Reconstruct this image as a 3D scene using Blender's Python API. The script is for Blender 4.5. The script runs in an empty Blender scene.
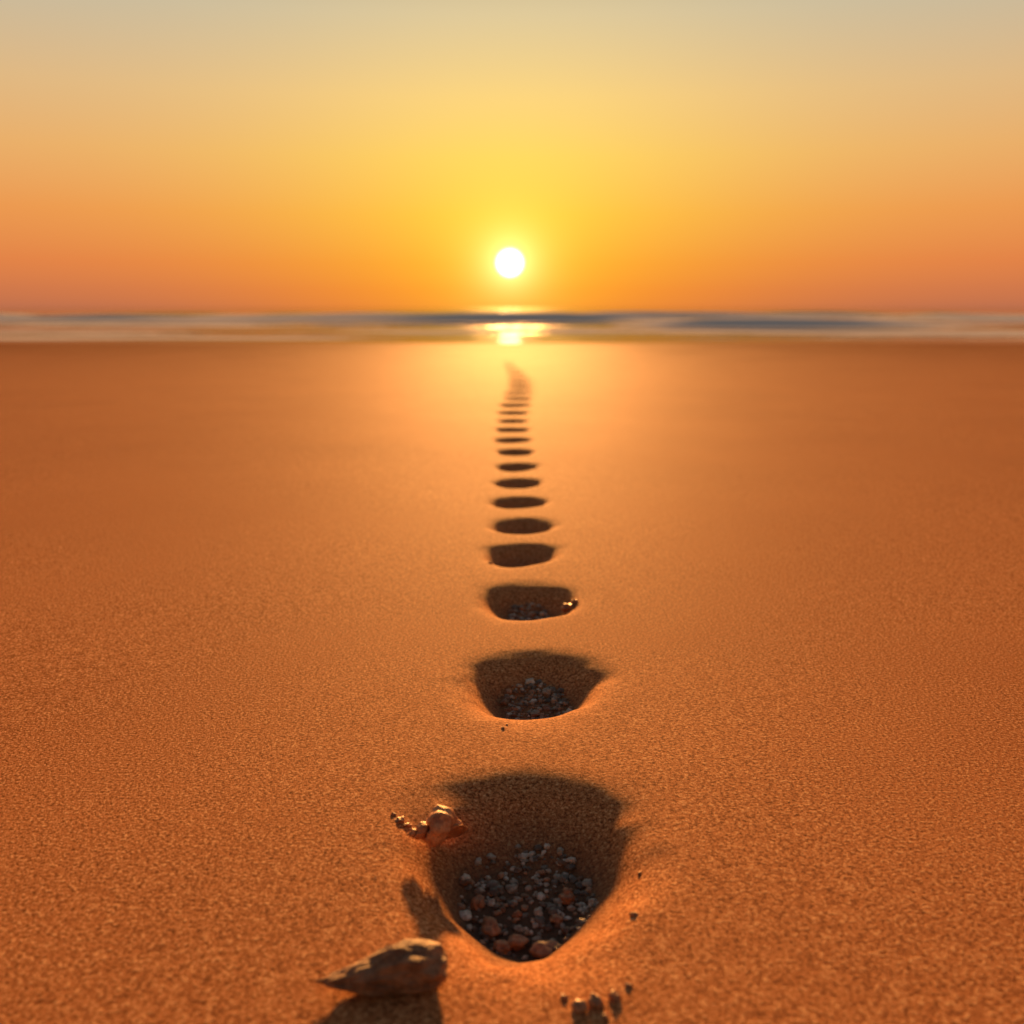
import bpy, math, random
import numpy as np
from mathutils import Vector, Matrix, noise as mnoise
random.seed(7); rng = np.random.default_rng(7)
sc = bpy.context.scene
sc.view_settings.view_transform = 'Standard'
sc.view_settings.look = 'None'
sc.view_settings.exposure = 0

SUN_EL_DISC = 2.45
SUN_EL = 10.5

def lin(c):
    out = []
    for v in c:
        v /= 255.0
        out.append(v/12.92 if v <= 0.04045 else ((v+0.055)/1.055)**2.4)
    return (*out, 1.0)

# ------------------------------------------------------------ numpy noise
def _hash(ix, iy, seed):
    n = (ix.astype(np.int64)*374761393 + iy.astype(np.int64)*668265263 + seed*982451653) & 0x7fffffff
    n = ((n ^ (n >> 13))*1274126177) & 0x7fffffff
    n = n ^ (n >> 16)
    return (n & 0xffff)/65535.0*2-1
def vnoise(x, y, seed=0):
    ix = np.floor(x); iy = np.floor(y); fx = x-ix; fy = y-iy
    fx = fx*fx*fx*(fx*(fx*6-15)+10); fy = fy*fy*fy*(fy*(fy*6-15)+10)
    a = _hash(ix, iy, seed); b = _hash(ix+1, iy, seed); c = _hash(ix, iy+1, seed); d = _hash(ix+1, iy+1, seed)
    return (a*(1-fx)+b*fx)*(1-fy)+(c*(1-fx)+d*fx)*fy
def fbm(x, y, seed=0, o=3):
    s = 0; a = 1; t = 0
    for i in range(o):
        s = s+a*vnoise(x*2**i+17.3*i, y*2**i-9.1*i, seed+i); t += a; a *= .5
    return s/t
def sstep(a, b, x):
    t = np.clip((x-a)/(b-a), 0, 1); return t*t*(3-2*t)

# ------------------------------------------------------------ footprints (cx, cy, halflen, halfwidth, depth)
FP = [(0.012,0.702,0.107,0.073,0.052),(0.026,1.045,0.079,0.061,0.040),(0.024,1.352,0.069,0.056,0.036),
      (0.015,1.612,0.061,0.053,0.033),(0.019,1.835,0.056,0.050,0.031),(0.015,2.07,0.054,0.048,0.029),
      (0.016,2.31,0.054,0.047,0.028),(0.013,2.55,0.054,0.046,0.027),(0.0085,2.81,0.055,0.046,0.027),
      (0.006,3.07,0.056,0.047,0.026),(0.003,3.33,0.057,0.048,0.026),(0.004,3.60,0.060,0.050,0.026),
      (0.008,3.90,0.065,0.053,0.026),(0.014,4.20,0.068,0.057,0.026),(0.026,4.50,0.07,0.060,0.026),
      (0.034,4.82,0.075,0.063,0.025),(0.042,5.15,0.08,0.063,0.025),(0.046,5.48,0.085,0.063,0.024),
      (0.042,5.85,0.09,0.060,0.022),(0.028,6.25,0.09,0.055,0.020),(0.010,6.65,0.09,0.05,0.018),
      (-0.012,7.05,0.09,0.045,0.015),(-0.03,7.5,0.09,0.04,0.012)]
def footz(x, y):
    z = np.zeros_like(x)
    for k, (cx, cy, hl, w, D) in enumerate(FP):
        m = (np.abs(y-cy) < hl*2.8) & (np.abs(x-cx) < w*3.2)
        if not m.any(): continue
        X = x[m]; Y = y[m]
        v = (Y-cy)/hl
        lean = (0.12 if k % 2 else 0.05)
        wv = w*(0.92+0.13*np.clip(v, -1, 1.2))
        wv = wv*(1+0.16*sstep(0.25, 1.0, v))
        u = (X-cx-lean*w*v)/wv
        nz = fbm(X*20+k*7.7, Y*20, 50+k, 2)
        p = 2.2
        r = (np.abs(u)**p+np.abs(v)**p)**(1/p)
        r = r*(1+0.11*nz)
        dirv = v/np.maximum(r, 1e-4)
        near = sstep(0.9, -0.35, dirv)
        e = 0.05+(0.66-0.05)*near
        rs = 1.04+0.17*(1-near)
        t = sstep(0, 1, (rs-r)/(rs-e))
        dep = D*(0.76-0.24*np.clip(v, -1, 1))
        dz = -dep*t
        ro = np.maximum(r-0.96, 0)
        sh = np.where(r < .96, 1.0, np.exp(-(ro/(0.22+0.13*near))**1.5))
        dz -= D*(0.02+.50*near)*sh*(1-t)
        dz += 0.0009*fbm(X*60, Y*60, 11, 2)*sstep(1.0, .7, r)
        z[m] += dz
    return z
def shore(x, y):
    w = 0.5*fbm(x*0.12, x*0+3.3, 91, 2)
    return -0.50*sstep(11.2, 19.0, y+w)
def sandz(x, y):
    far = np.exp(-np.abs(x)/60.0)
    z = 0.0026*fbm(x*1.3, y*1.3, 1, 2) + 0.0005*fbm(x*6, y*6, 5, 2)*np.exp(-(np.abs(x)+np.abs(y))/6)
    return z*far*0.9 + shore(x, y) + footz(x, y)
def H(x, y): return float(sandz(np.array([x], float), np.array([y], float))[0])

# ------------------------------------------------------------ mesh helper
def link(o): bpy.context.collection.objects.link(o); return o
def grid_mesh(name, X, Y, Z, keep=None):
    ny, nx = X.shape
    idx = np.arange(nx*ny).reshape(ny, nx)
    q = np.stack([idx[:-1,:-1], idx[:-1,1:], idx[1:,1:], idx[1:,:-1]], -1)
    q = q[keep] if keep is not None else q.reshape(-1, 4)
    used, inv = np.unique(q.ravel(), return_inverse=True)
    co = np.stack([X.ravel(), Y.ravel(), Z.ravel()], -1)[used]
    me = bpy.data.meshes.new(name)
    me.vertices.add(len(co)); me.vertices.foreach_set('co', co.astype(np.float32).ravel())
    n = len(q)
    me.loops.add(n*4); me.loops.foreach_set('vertex_index', inv.astype(np.int32).ravel())
    me.polygons.add(n); me.polygons.foreach_set('loop_start', np.arange(0, n*4, 4, dtype=np.int32))
    me.polygons.foreach_set('use_smooth', np.ones(n, bool))
    me.update(calc_edges=True); me.validate()
    o = link(bpy.data.objects.new(name, me))
    return o, used

# ------------------------------------------------------------ node helper
def mat(name):
    m = bpy.data.materials.new(name); m.use_nodes = True
    nt = m.node_tree; nt.nodes.clear()
    out = nt.nodes.new('ShaderNodeOutputMaterial'); b = nt.nodes.new('ShaderNodeBsdfPrincipled')
    nt.links.new(b.outputs[0], out.inputs[0])
    return m, nt, b
def N(nt, t, **kw):
    n = nt.nodes.new(t)
    for k, v in kw.items(): setattr(n, k, v)
    return n
def setin(nt, sock, v):
    if isinstance(v, bpy.types.NodeSocket): nt.links.new(v, sock)
    else: sock.default_value = v
def math_(nt, op, a, b=0.0, clamp=False):
    n = N(nt, 'ShaderNodeMath', operation=op, use_clamp=clamp); setin(nt, n.inputs[0], a); setin(nt, n.inputs[1], b); return n.outputs[0]
def mrange(nt, v, a, b, c=0., d=1., it='SMOOTHSTEP'):
    n = N(nt, 'ShaderNodeMapRange', interpolation_type=it); setin(nt, n.inputs[0], v)
    for i, q in enumerate((a, b, c, d)): n.inputs[i+1].default_value = q
    return n.outputs[0]
def mixc(nt, f, a, b, bt='MIX'):
    n = N(nt, 'ShaderNodeMix', data_type='RGBA', blend_type=bt); n.clamp_factor = True
    setin(nt, n.inputs[0], f); setin(nt, n.inputs[6], a); setin(nt, n.inputs[7], b); return n.outputs[2]
def noise(nt, vec, scale, detail=2, rough=.5):
    n = N(nt, 'ShaderNodeTexNoise'); nt.links.new(vec, n.inputs['Vector'])
    n.inputs['Scale'].default_value = scale; n.inputs['Detail'].default_value = detail; n.inputs['Roughness'].default_value = rough
    return n.outputs[0]
def ramp(nt, f, stops, interp='LINEAR'):
    n = N(nt, 'ShaderNodeValToRGB'); cr = n.color_ramp; cr.interpolation = interp
    cr.elements[0].position = stops[0][0]; cr.elements[0].color = stops[0][1]
    cr.elements[1].position = stops[-1][0]; cr.elements[1].color = stops[-1][1]
    for p, c in stops[1:-1]:
        e = cr.elements.new(p); e.color = c
    nt.links.new(f, n.inputs[0]); return n.outputs[0]

# ------------------------------------------------------------ materials
def sand_material():
    m, nt, b = mat('sand_surface')
    pos = N(nt, 'ShaderNodeNewGeometry').outputs['Position']
    sep = N(nt, 'ShaderNodeSeparateXYZ'); nt.links.new(pos, sep.inputs[0])
    n1 = noise(nt, pos, 1.6, 2); n2 = noise(nt, pos, 340, 3, .9)
    base = mixc(nt, mrange(nt, n1, .3, .7), (0.55,0.218,0.085,1), (0.61,0.250,0.099,1))
    base = mixc(nt, mrange(nt, n2, .50, .38, 0, .95), base, (0.13,0.042,0.016,1))
    base = mixc(nt, mrange(nt, n2, .55, .63, 0, .95), base, (1.0,0.63,0.33,1))
    wy = math_(nt, 'ADD', sep.outputs[1], mrange(nt, n1, .2, .8, -1.0, 1.0))
    wet = mrange(nt, wy, 4.5, 12.0)
    base = mixc(nt, wet, base, (0.34,0.145,0.062,1))
    deepz = mrange(nt, sep.outputs[2], -0.046, -0.012, 1, 0, 'LINEAR')
    deep = math_(nt, 'MULTIPLY', deepz, mrange(nt, sep.outputs[1], 8, 9, 1, 0))
    base = mixc(nt, deep, base, (0.14,0.090,0.062,1))  # base colour goes darker and greyer towards the bottom of the footprints
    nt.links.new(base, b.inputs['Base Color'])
    b.inputs['Roughness'].default_value = .72
    nt.links.new(mrange(nt, wet, 0, 1, .022, .006, 'LINEAR'), b.inputs['Specular IOR Level'])
    bp = N(nt, 'ShaderNodeBump'); nt.links.new(n2, bp.inputs['Height'])
    bp.inputs['Distance'].default_value = .0018
    nt.links.new(mrange(nt, wet, 0, 1, .8, .2, 'LINEAR'), bp.inputs['Strength'])
    nt.links.new(bp.outputs[0], b.inputs['Normal'])
    return m
SAND = sand_material()

# ------------------------------------------------------------ sand sheet
half = list(np.arange(0, 0.1601, 0.002)); s = 0.002; x = half[-1]
while x < 3000:
    s *= 1.06; x += s; half.append(x)
half = np.array(half); xs = np.concatenate([-half[:0:-1], half])
rows = [0.40]
while rows[-1] < 9: rows.append(rows[-1]+max(.0021, .0042*rows[-1]))
while rows[-1] < 30: rows.append(rows[-1]*1.012)
back = []; y = .40; s = .003
while y > -3000:
    s *= 1.08; y -= s; back.append(y)
ys = np.array(back[::-1]+rows)
X, Y = np.meshgrid(xs, ys)
Z = sandz(X.ravel(), Y.ravel()).reshape(X.shape)
xc = (xs[:-1]+xs[1:])/2; yc = (ys[:-1]+ys[1:])/2
strip = (np.abs(xc)[None, :] < 0.16) & ((yc > 0.45) & (yc < 8.2))[:, None]
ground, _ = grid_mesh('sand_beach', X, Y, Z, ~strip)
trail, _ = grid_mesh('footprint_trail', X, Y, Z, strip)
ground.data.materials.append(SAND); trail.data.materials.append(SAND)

# ------------------------------------------------------------ sea
SEA = -0.03
ss = np.linspace(-.75, .75, 420); o = [.75]; st = .0036
while o[-1] < 12: st *= 1.07; o.append(o[-1]+st)
o = np.array(o[1:]); ss = np.concatenate([-o[::-1], ss, o])
yy = [11.2]
while yy[-1] < 70: yy.append(yy[-1]*1.0045)
while yy[-1] < 9000: yy.append(yy[-1]*1.03)
yy = np.array(yy)
S, Yw = np.meshgrid(ss, yy); Xw = S*Yw
def wave(x, y, y0, wob, A, wf, wb, seed, fw):
    c = y0+wob*fbm(x*.10, x*0+seed, seed, 3)
    d = y-c
    amp = A*(0.60+1.0*fbm(x*.16+seed, x*0+1.7, seed+5, 2))
    amp = np.maximum(amp, 0.1*A)
    p = np.where(d < 0, np.exp(-(d/wf)**2), np.exp(-(d/wb)**2))
    return amp*p, np.exp(-((d+wf*.45)/(wf*fw))**2)*np.clip(.25+1.5*amp/A, 0, 1.4)
fx, fy = Xw.ravel(), Yw.ravel()
z = np.zeros_like(fx); foam = np.zeros_like(fx)
for (y0, wob, A, wf, wb, sd, fo, fw) in [(14.2,.8,.018,.45,.9,3,1.3,.8),(17.5,1.2,.045,.9,1.6,13,.8,.8),(24,1.6,.16,.60,2.4,23,1.5,1.8),
                                 (33,2.5,.22,.8,3.5,33,1.6,1.9),(46,3,.20,1.2,4.5,43,1.0,1.3),(62,5,.20,2.5,6,53,.2,.8)]:
    a, f = wave(fx, fy, y0, wob, A, wf, wb, sd, fw); z += a
    foam = np.maximum(foam, fo*f)
att = sstep(12, 16, fy)*np.exp(-fy/300)
z += att*(0.010*fbm(fx*.5, fy*1.0, 71, 2)+.03*fbm(fx*.12, fy*.4, 75, 2))
sz = shore(fx, fy)
depthw = (SEA+z)-sz
edge = np.exp(-(np.maximum(depthw, 0)/.006)**2)*(fy < 16)
foam = np.clip(np.maximum(foam, edge*.5), 0, 1)
sea, used = grid_mesh('sea_water', Xw, Yw, (SEA+z).reshape(Xw.shape))
at = sea.data.attributes.new('foam', 'FLOAT', 'POINT'); at.data.foreach_set('value', foam[used].astype(np.float32))
m, nt, b = mat('sea_surface')
pos = N(nt, 'ShaderNodeNewGeometry').outputs['Position']
fa = N(nt, 'ShaderNodeAttribute', attribute_name='foam').outputs['Fac']
mp = N(nt, 'ShaderNodeMapping'); nt.links.new(pos, mp.inputs[0]); mp.inputs['Scale'].default_value = (.4, 1, 1)
nf = noise(nt, mp.outputs[0], 1.8, 4, .65)
fm = mrange(nt, math_(nt, 'ADD', fa, math_(nt, 'MULTIPLY', math_(nt, 'SUBTRACT', nf, .5), 1.5)), .42, .78)
nt.links.new(mixc(nt, fm, (0.12,0.125,0.118,1), (0.95,0.95,0.95,1)), b.inputs['Base Color'])
nt.links.new(mrange(nt, fm, 0, 1, .05, .9, 'LINEAR'), b.inputs['Roughness'])
nt.links.new(mrange(nt, fm, 0, .6, .0012, .0, 'LINEAR'), b.inputs['Specular IOR Level'])
b.inputs['IOR'].default_value = 1.33
bp = N(nt, 'ShaderNodeBump'); bp.inputs['Strength'].default_value = .03; bp.inputs['Distance'].default_value = .1
nt.links.new(nf, bp.inputs['Height']); nt.links.new(bp.outputs[0], b.inputs['Normal'])
sea.data.materials.append(m)

# ------------------------------------------------------------ pebbles
import bmesh
def ico(sub):
    bm = bmesh.new(); bmesh.ops.create_icosphere(bm, subdivisions=sub, radius=1)
    a = [v.co.copy() for v in bm.verts]; f = [[v.index for v in f.verts] for f in bm.faces]; bm.free(); return a, f
ICO3 = ico(4); ICO2 = ico(3)
def lumps(name, items, material, rough=.28, freq=1.3, mesh=None):
    ICO, ICOF = mesh or ICO2
    V = []; F = []
    for (px, py, r, sink) in items:
        off = Vector((random.uniform(-50, 50), random.uniform(-50, 50), random.uniform(-50, 50)))
        sc3 = Vector((random.uniform(.75, 1.35), random.uniform(.75, 1.3), random.uniform(.5, .9)))
        rot = Matrix.Rotation(random.uniform(0, 6.28), 3, 'Z') @ Matrix.Rotation(random.uniform(-.5, .5), 3, 'X')
        zb = H(px, py)
        base = len(V)
        for c in ICO:
            d = 1+rough*mnoise.noise(c*freq+off)*1.6+.10*mnoise.noise(c*4+off)
            p = rot @ Vector((c.x*sc3.x*d, c.y*sc3.y*d, c.z*sc3.z*d))*r
            V.append((px+p.x, py+p.y, zb+p.z+r*sc3.z*(1-sink)))
        F += [[i+base for i in f] for f in ICOF]
    me = bpy.data.meshes.new(name); me.from_pydata(V, [], F)
    for p in me.polygons: p.use_smooth = True
    o = link(bpy.data.objects.new(name, me)); me.materials.append(material); return o
def stone_mat(name, stops, rough=.5, bscale=600, bd=.0008):
    m, nt, b = mat(name)
    g = N(nt, 'ShaderNodeNewGeometry'); pos = g.outputs['Position']
    c = ramp(nt, g.outputs['Random Per Island'], stops, 'CONSTANT')
    n = noise(nt, pos, bscale*.5, 4, .6)
    c2 = mixc(nt, mrange(nt, n, .3, .7, 0, .6), c, (0.07,0.05,0.04,1))
    nt.links.new(c2, b.inputs['Base Color']); b.inputs['Roughness'].default_value = rough
    bp = N(nt, 'ShaderNodeBump'); bp.inputs['Strength'].default_value = .6; bp.inputs['Distance'].default_value = bd
    nt.links.new(n, bp.inputs['Height']); nt.links.new(bp.outputs[0], b.inputs['Normal'])
    return m
GRAVEL = stone_mat('gravel_stone', [(0,(.22,.19,.16,1)),(.18,(.48,.42,.35,1)),(.36,(.68,.61,.52,1)),(.5,(.26,.14,.08,1)),
                                 (.64,(.50,.28,.16,1)),(.78,(.14,.11,.09,1)),(.9,(.80,.74,.66,1))], .38)
ORANGE = stone_mat('warm_stone', [(0,(.52,.20,.08,1)),(.4,(.42,.15,.06,1)),(.7,(.58,.26,.12,1))], .45)
SANDY = stone_mat('sand_clump', [(0,(.60,.27,.11,1)),(.5,(.50,.21,.08,1))], .7)
def in_print(k, n, vlo, vhi, ur, rlo, rhi):
    cx, cy, hl, w, D = FP[k]; it = []
    for i in range(n):
        a = random.uniform(0, 6.283); q = math.sqrt(random.random())
        u = q*math.cos(a)*ur; v = (vlo+vhi)/2+q*math.sin(a)*(vhi-vlo)/2
        it.append((cx+u*w, cy+v*hl, random.uniform(rlo, rhi)*(1 if random.random() < .85 else 1.6), random.uniform(.4, 1.1)))
    return it
lumps('pebbles', in_print(0, 370, -.76, .36, .72, .0010, .0030), GRAVEL)
lumps('pebbles', in_print(1, 250, -.78, .42, .64, .0011, .0031), GRAVEL)
lumps('pebbles', in_print(2, 110, -.78, .4, .58, .0014, .0036), GRAVEL)
lumps('large_pebbles', [(-.016,.652,.0075,.5),(.004,.638,.0060,.5),(.024,.628,.0088,.5),(.042,.684,.0062,.5),(-.007,.632,.0055,.5),
    (-.026,.678,.005,.5),(.033,.662,.0045,.5),(.004,.667,.004,.5)], ORANGE, mesh=ICO3)
lumps('small_stones', [(.031,.522,.0028,.7),(.039,.511,.0040,.6),(.049,.516,.0052,.6),(.061,.521,.0038,.6),(.070,.532,.0022,.7),(.054,.505,.0024,.7)], ORANGE, mesh=ICO3)
lumps('shell_fragments', [(-.090,.733,.0036,.9),(-.096,.740,.0020,.9),(-.083,.728,.0030,.9),(.079,1.333,.0085,.7),
    (.088,1.34,.005,.7),(-.035,1.547,.0030,.8),(-.009,.907,.0020,.9),(-.005,.917,.0012,.9)], ORANGE, .3, 1.8, ICO3)
it = [(.0946,.668,.0024,1.1),(.083,.607,.0026,1.1)]
for i in range(16):
    k = random.choice([0,0,0,1]); cx, cy, hl, w, D = FP[k]
    a = random.uniform(math.pi, 6.283); q = random.uniform(1.3, 1.8)
    it.append((cx+math.cos(a)*q*w, cy+math.sin(a)*q*hl, random.uniform(.0004, .0007), .9))
lumps('sand_crumbs', it, SANDY)

# ------------------------------------------------------------ rock: wedge, pointed to the left
def rock():
    bm = bmesh.new(); bmesh.ops.create_icosphere(bm, subdivisions=6, radius=1)
    for v in bm.verts:
        c = v.co.copy()
        t = (c.x+1)/2                              # 0 left tip .. 1 right
        prof = (t**.8)*(1-.15*max(0, (t-.72)/.28)**2)
        sq = 1/max(.001, (abs(c.x)**3.2+abs(c.y)**3.2+abs(c.z)**3.2)**(1/3.2))   # boxier
        f = 1+(sq-1)*.8*t
        n1 = mnoise.noise(c*1.2+Vector((3, 7, 1))); n2 = mnoise.noise(c*3.1+Vector((9, 2, 4)))
        n4 = abs(mnoise.noise(c*1.9+Vector((1, 8, 4)))); n5 = mnoise.noise(c*8)
        d = 1+.20*n1+.13*n2-.30*n4+.04*n5
        x = c.x*f*.0385*(1+.10*n2)
        y = c.y*f*(.005+.019*prof)*d
        z = c.z*f*(.003+.0125*prof)*d
        if c.z > 0: z += .0060*math.exp(-((t-.66)/.16)**2)*(1-abs(c.y))
        v.co = Vector((x, y+.004*math.sin(c.x*2), z))
    me = bpy.data.meshes.new('rock'); bm.to_mesh(me); bm.free()
    for p in me.polygons: p.use_smooth = True
    o = link(bpy.data.objects.new('rock', me))
    o.location = (-.078, .532, H(-.078, .532)+.009); o.rotation_euler = (0, math.radians(-3), math.radians(2))
    m, nt, b = mat('brown_rock')
    tc = N(nt, 'ShaderNodeTexCoord').outputs['Object']
    n = noise(nt, tc, 110, 6, .7); n2 = noise(nt, tc, 900, 2, .6)
    c = mixc(nt, mrange(nt, n, .35, .65), (.18,.085,.045,1), (.44,.22,.12,1))
    c = mixc(nt, mrange(nt, n2, .58, .72, 0, .5), c, (.54,.31,.16,1))
    nt.links.new(c, b.inputs['Base Color']); b.inputs['Roughness'].default_value = .6
    bp = N(nt, 'ShaderNodeBump'); bp.inputs['Strength'].default_value = 1; bp.inputs['Distance'].default_value = .003
    nt.links.new(math_(nt, 'ADD', n, math_(nt, 'MULTIPLY', n2, .15)), bp.inputs['Height']); nt.links.new(bp.outputs[0], b.inputs['Normal'])
    me.materials.append(m)
rock()

# ------------------------------------------------------------ seashell (worn sea-snail)
def shell():
    nt_, nu = 260, 40; turns = 4.2; V = []; F = []
    for i in range(nt_):
        th = i/(nt_-1)*turns*2*math.pi
        g = math.exp(.125*(th-turns*2*math.pi))          # 1 at the mouth
        R = .0085*g; rr = .0105*g
        zc = .034*(1-g)
        rib = 1+.10*max(0, math.sin(th*7))**1.5
        for j in range(nu):
            a = 2*math.pi*j/nu
            q = rr*rib*(1+.04*math.sin(a*6))
            rad = R+q*math.cos(a); hgt = zc+q*math.sin(a)*1.15
            p = Vector((rad*math.cos(th), rad*math.sin(th), hgt))
            p += p.normalized()*(mnoise.noise(p*160)*.0020+mnoise.noise(p*500)*.0007)
            V.append(tuple(p))
    for i in range(nt_-1):
        for j in range(nu):
            F.append((i*nu+j, i*nu+(j+1) % nu, (i+1)*nu+(j+1) % nu, (i+1)*nu+j))
    prev = (nt_-1)*nu
    lip0 = [Vector(V[prev+j]) for j in range(nu)]; ctr = sum(lip0, Vector())/nu
    for kx, (sc_, dy) in enumerate([(.82, 0.0), (.7, -.003), (.35, -.006)]):
        b0 = len(V)
        for j in range(nu):
            p = ctr+(lip0[j]-ctr)*sc_; V.append((p.x, p.y+dy, p.z))
        for j in range(nu): F.append((prev+j, prev+(j+1) % nu, b0+(j+1) % nu, b0+j))
        prev = b0
    F.append(tuple(prev+j for j in range(nu)))
    me = bpy.data.meshes.new('seashell'); me.from_pydata(V, [], F)
    for p in me.polygons: p.use_smooth = True
    o = link(bpy.data.objects.new('seashell', me))
    o.rotation_euler = (math.radians(94), math.radians(200), math.radians(-68)); o.scale = (1.12,)*3
    bpy.context.view_layer.update()
    R_ = o.matrix_basis.to_3x3(); low = min((R_ @ Vector(v)).z for v in V)
    cen_ = sum((R_ @ Vector(v) for v in V), Vector())/len(V)
    px, py = -.070, .698
    o.location = (px-cen_.x, py-cen_.y, H(px-.004, py)-low-.005)
    m, nt, b = mat('worn_shell')
    tc = N(nt, 'ShaderNodeTexCoord').outputs['Object']
    n = noise(nt, tc, 160, 4, .6); n2 = noise(nt, tc, 700, 2)
    c = mixc(nt, mrange(nt, n, .35, .65), (.46,.16,.07,1), (.72,.34,.17,1))
    c = mixc(nt, mrange(nt, n2, .5, .7, 0, .6), c, (.22,.08,.04,1))
    nt.links.new(c, b.inputs['Base Color']); b.inputs['Roughness'].default_value = .5
    bp = N(nt, 'ShaderNodeBump'); bp.inputs['Strength'].default_value = .8; bp.inputs['Distance'].default_value = .0015
    nt.links.new(n2, bp.inputs['Height']); nt.links.new(bp.outputs[0], b.inputs['Normal'])
    me.materials.append(m)
shell()

# ------------------------------------------------------------ sky
w = bpy.data.worlds.new('World'); sc.world = w; w.use_nodes = True
nt = w.node_tree; nt.nodes.clear()
out = N(nt, 'ShaderNodeOutputWorld'); bg = N(nt, 'ShaderNodeBackground'); nt.links.new(bg.outputs[0], out.inputs[0])
tc = N(nt, 'ShaderNodeTexCoord').outputs['Generated']
nrm = N(nt, 'ShaderNodeVectorMath', operation='NORMALIZE'); nt.links.new(tc, nrm.inputs[0]); d = nrm.outputs[0]
sep = N(nt, 'ShaderNodeSeparateXYZ'); nt.links.new(d, sep.inputs[0])
el = math_(nt, 'MULTIPLY', math_(nt, 'ARCSINE', sep.outputs[2]), 180/math.pi)
ef = math_(nt, 'SQRT', math_(nt, 'MAXIMUM', math_(nt, 'DIVIDE', el, 90.0), 0.0))
P = lambda e: math.sqrt(e/90)
side = ramp(nt, ef, [(0, lin((176,106,80))),(P(1), lin((205,118,76))),(P(2.4), lin((224,128,72))),(P(5), lin((234,150,80))),
    (P(8), lin((232,172,105))),(P(11), lin((222,182,130))),(P(15), lin((198,184,156))),(P(22), lin((142,140,135))),(P(45), lin((84,90,98))),(1, lin((62,70,86)))])
cen = ramp(nt, ef, [(0, lin((236,126,44))),(P(1), lin((246,140,38))),(P(2.4), lin((250,160,42))),(P(5), lin((254,190,62))),
    (P(8), lin((254,206,94))),(P(11), lin((250,208,124))),(P(15), lin((222,200,154))),(P(22), lin((150,147,136))),(P(45), lin((84,90,98))),(1, lin((62,70,86)))])
az = math_(nt, 'MULTIPLY', math_(nt, 'ARCTAN2', sep.outputs[0], sep.outputs[1]), 180/math.pi)
q = math_(nt, 'DIVIDE', az, 15.0)
gf = math_(nt, 'POWER', math.e, math_(nt, 'MULTIPLY', math_(nt, 'MULTIPLY', q, q), -1.0))
col = mixc(nt, gf, side, cen)
backf = mrange(nt, sep.outputs[1], -.6, .7, .45, 1.0)
vm = N(nt, 'ShaderNodeVectorMath', operation='SCALE'); nt.links.new(col, vm.inputs[0]); nt.links.new(backf, vm.inputs[3]); col = vm.outputs[0]
sd = Vector((math.sin(math.radians(-.12))*math.cos(math.radians(SUN_EL_DISC)), math.cos(math.radians(SUN_EL_DISC)), math.sin(math.radians(SUN_EL_DISC)))).normalized()
dot = N(nt, 'ShaderNodeVectorMath', operation='DOT_PRODUCT'); nt.links.new(d, dot.inputs[0]); dot.inputs[1].default_value = sd
ang = math_(nt, 'MULTIPLY', math_(nt, 'ARCCOSINE', math_(nt, 'MINIMUM', dot.outputs['Value'], 1.0)), 180/math.pi)
def glow(sig, c):
    e = math_(nt, 'POWER', math.e, math_(nt, 'MULTIPLY', ang, -1/sig))
    v = N(nt, 'ShaderNodeVectorMath', operation='SCALE'); v.inputs[0].default_value = c; nt.links.new(e, v.inputs[3]); return v.outputs[0]
def vadd(a, b_):
    v = N(nt, 'ShaderNodeVectorMath', operation='ADD'); nt.links.new(a, v.inputs[0]); nt.links.new(b_, v.inputs[1]); return v.outputs[0]
col = vadd(col, glow(3.2, (.20, .42, .02)))
col = vadd(col, glow(.9, (1.4, 1.1, .60)))
disc = mrange(nt, ang, .52, .84, 1, 0)
v = N(nt, 'ShaderNodeVectorMath', operation='SCALE'); v.inputs[0].default_value = (9, 7, 3.5); nt.links.new(disc, v.inputs[3]); col = vadd(col, v.outputs[0])
sky = N(nt, 'ShaderNodeTexSky', sky_type='NISHITA'); sky.sun_disc = False
sky.sun_elevation = math.radians(SUN_EL_DISC); sky.sun_rotation = 0.0
v = N(nt, 'ShaderNodeVectorMath', operation='SCALE'); nt.links.new(sky.outputs[0], v.inputs[0]); v.inputs[3].default_value = .002
col = vadd(col, v.outputs[0])
nt.links.new(col, bg.inputs[0]); bg.inputs[1].default_value = 1.0
w.cycles.sampling_method = 'MANUAL'; w.cycles.sample_map_resolution = 1024

# ------------------------------------------------------------ sun lamp
L = bpy.data.lights.new('sun', 'SUN'); L.energy = 9.4; L.angle = math.radians(4.0); L.color = (1.0, .42, .105)
lo = link(bpy.data.objects.new('sun', L))
dirv = Vector((0, -math.cos(math.radians(SUN_EL)), -math.sin(math.radians(SUN_EL))))
lo.rotation_euler = dirv.to_track_quat('-Z', 'Y').to_euler(); lo.location = (0, 30, 8)

# ------------------------------------------------------------ camera
cd = bpy.data.cameras.new('camera'); cd.lens = 35; cd.sensor_width = 36; cd.clip_start = .01; cd.clip_end = 20000
cam = link(bpy.data.objects.new('camera', cd)); cam.location = (0, 0, .40); cam.rotation_euler = (math.radians(78.4), 0, 0)
cd.dof.use_dof = True; cd.dof.focus_distance = .94; cd.dof.aperture_fstop = 4.8
sc.camera = cam
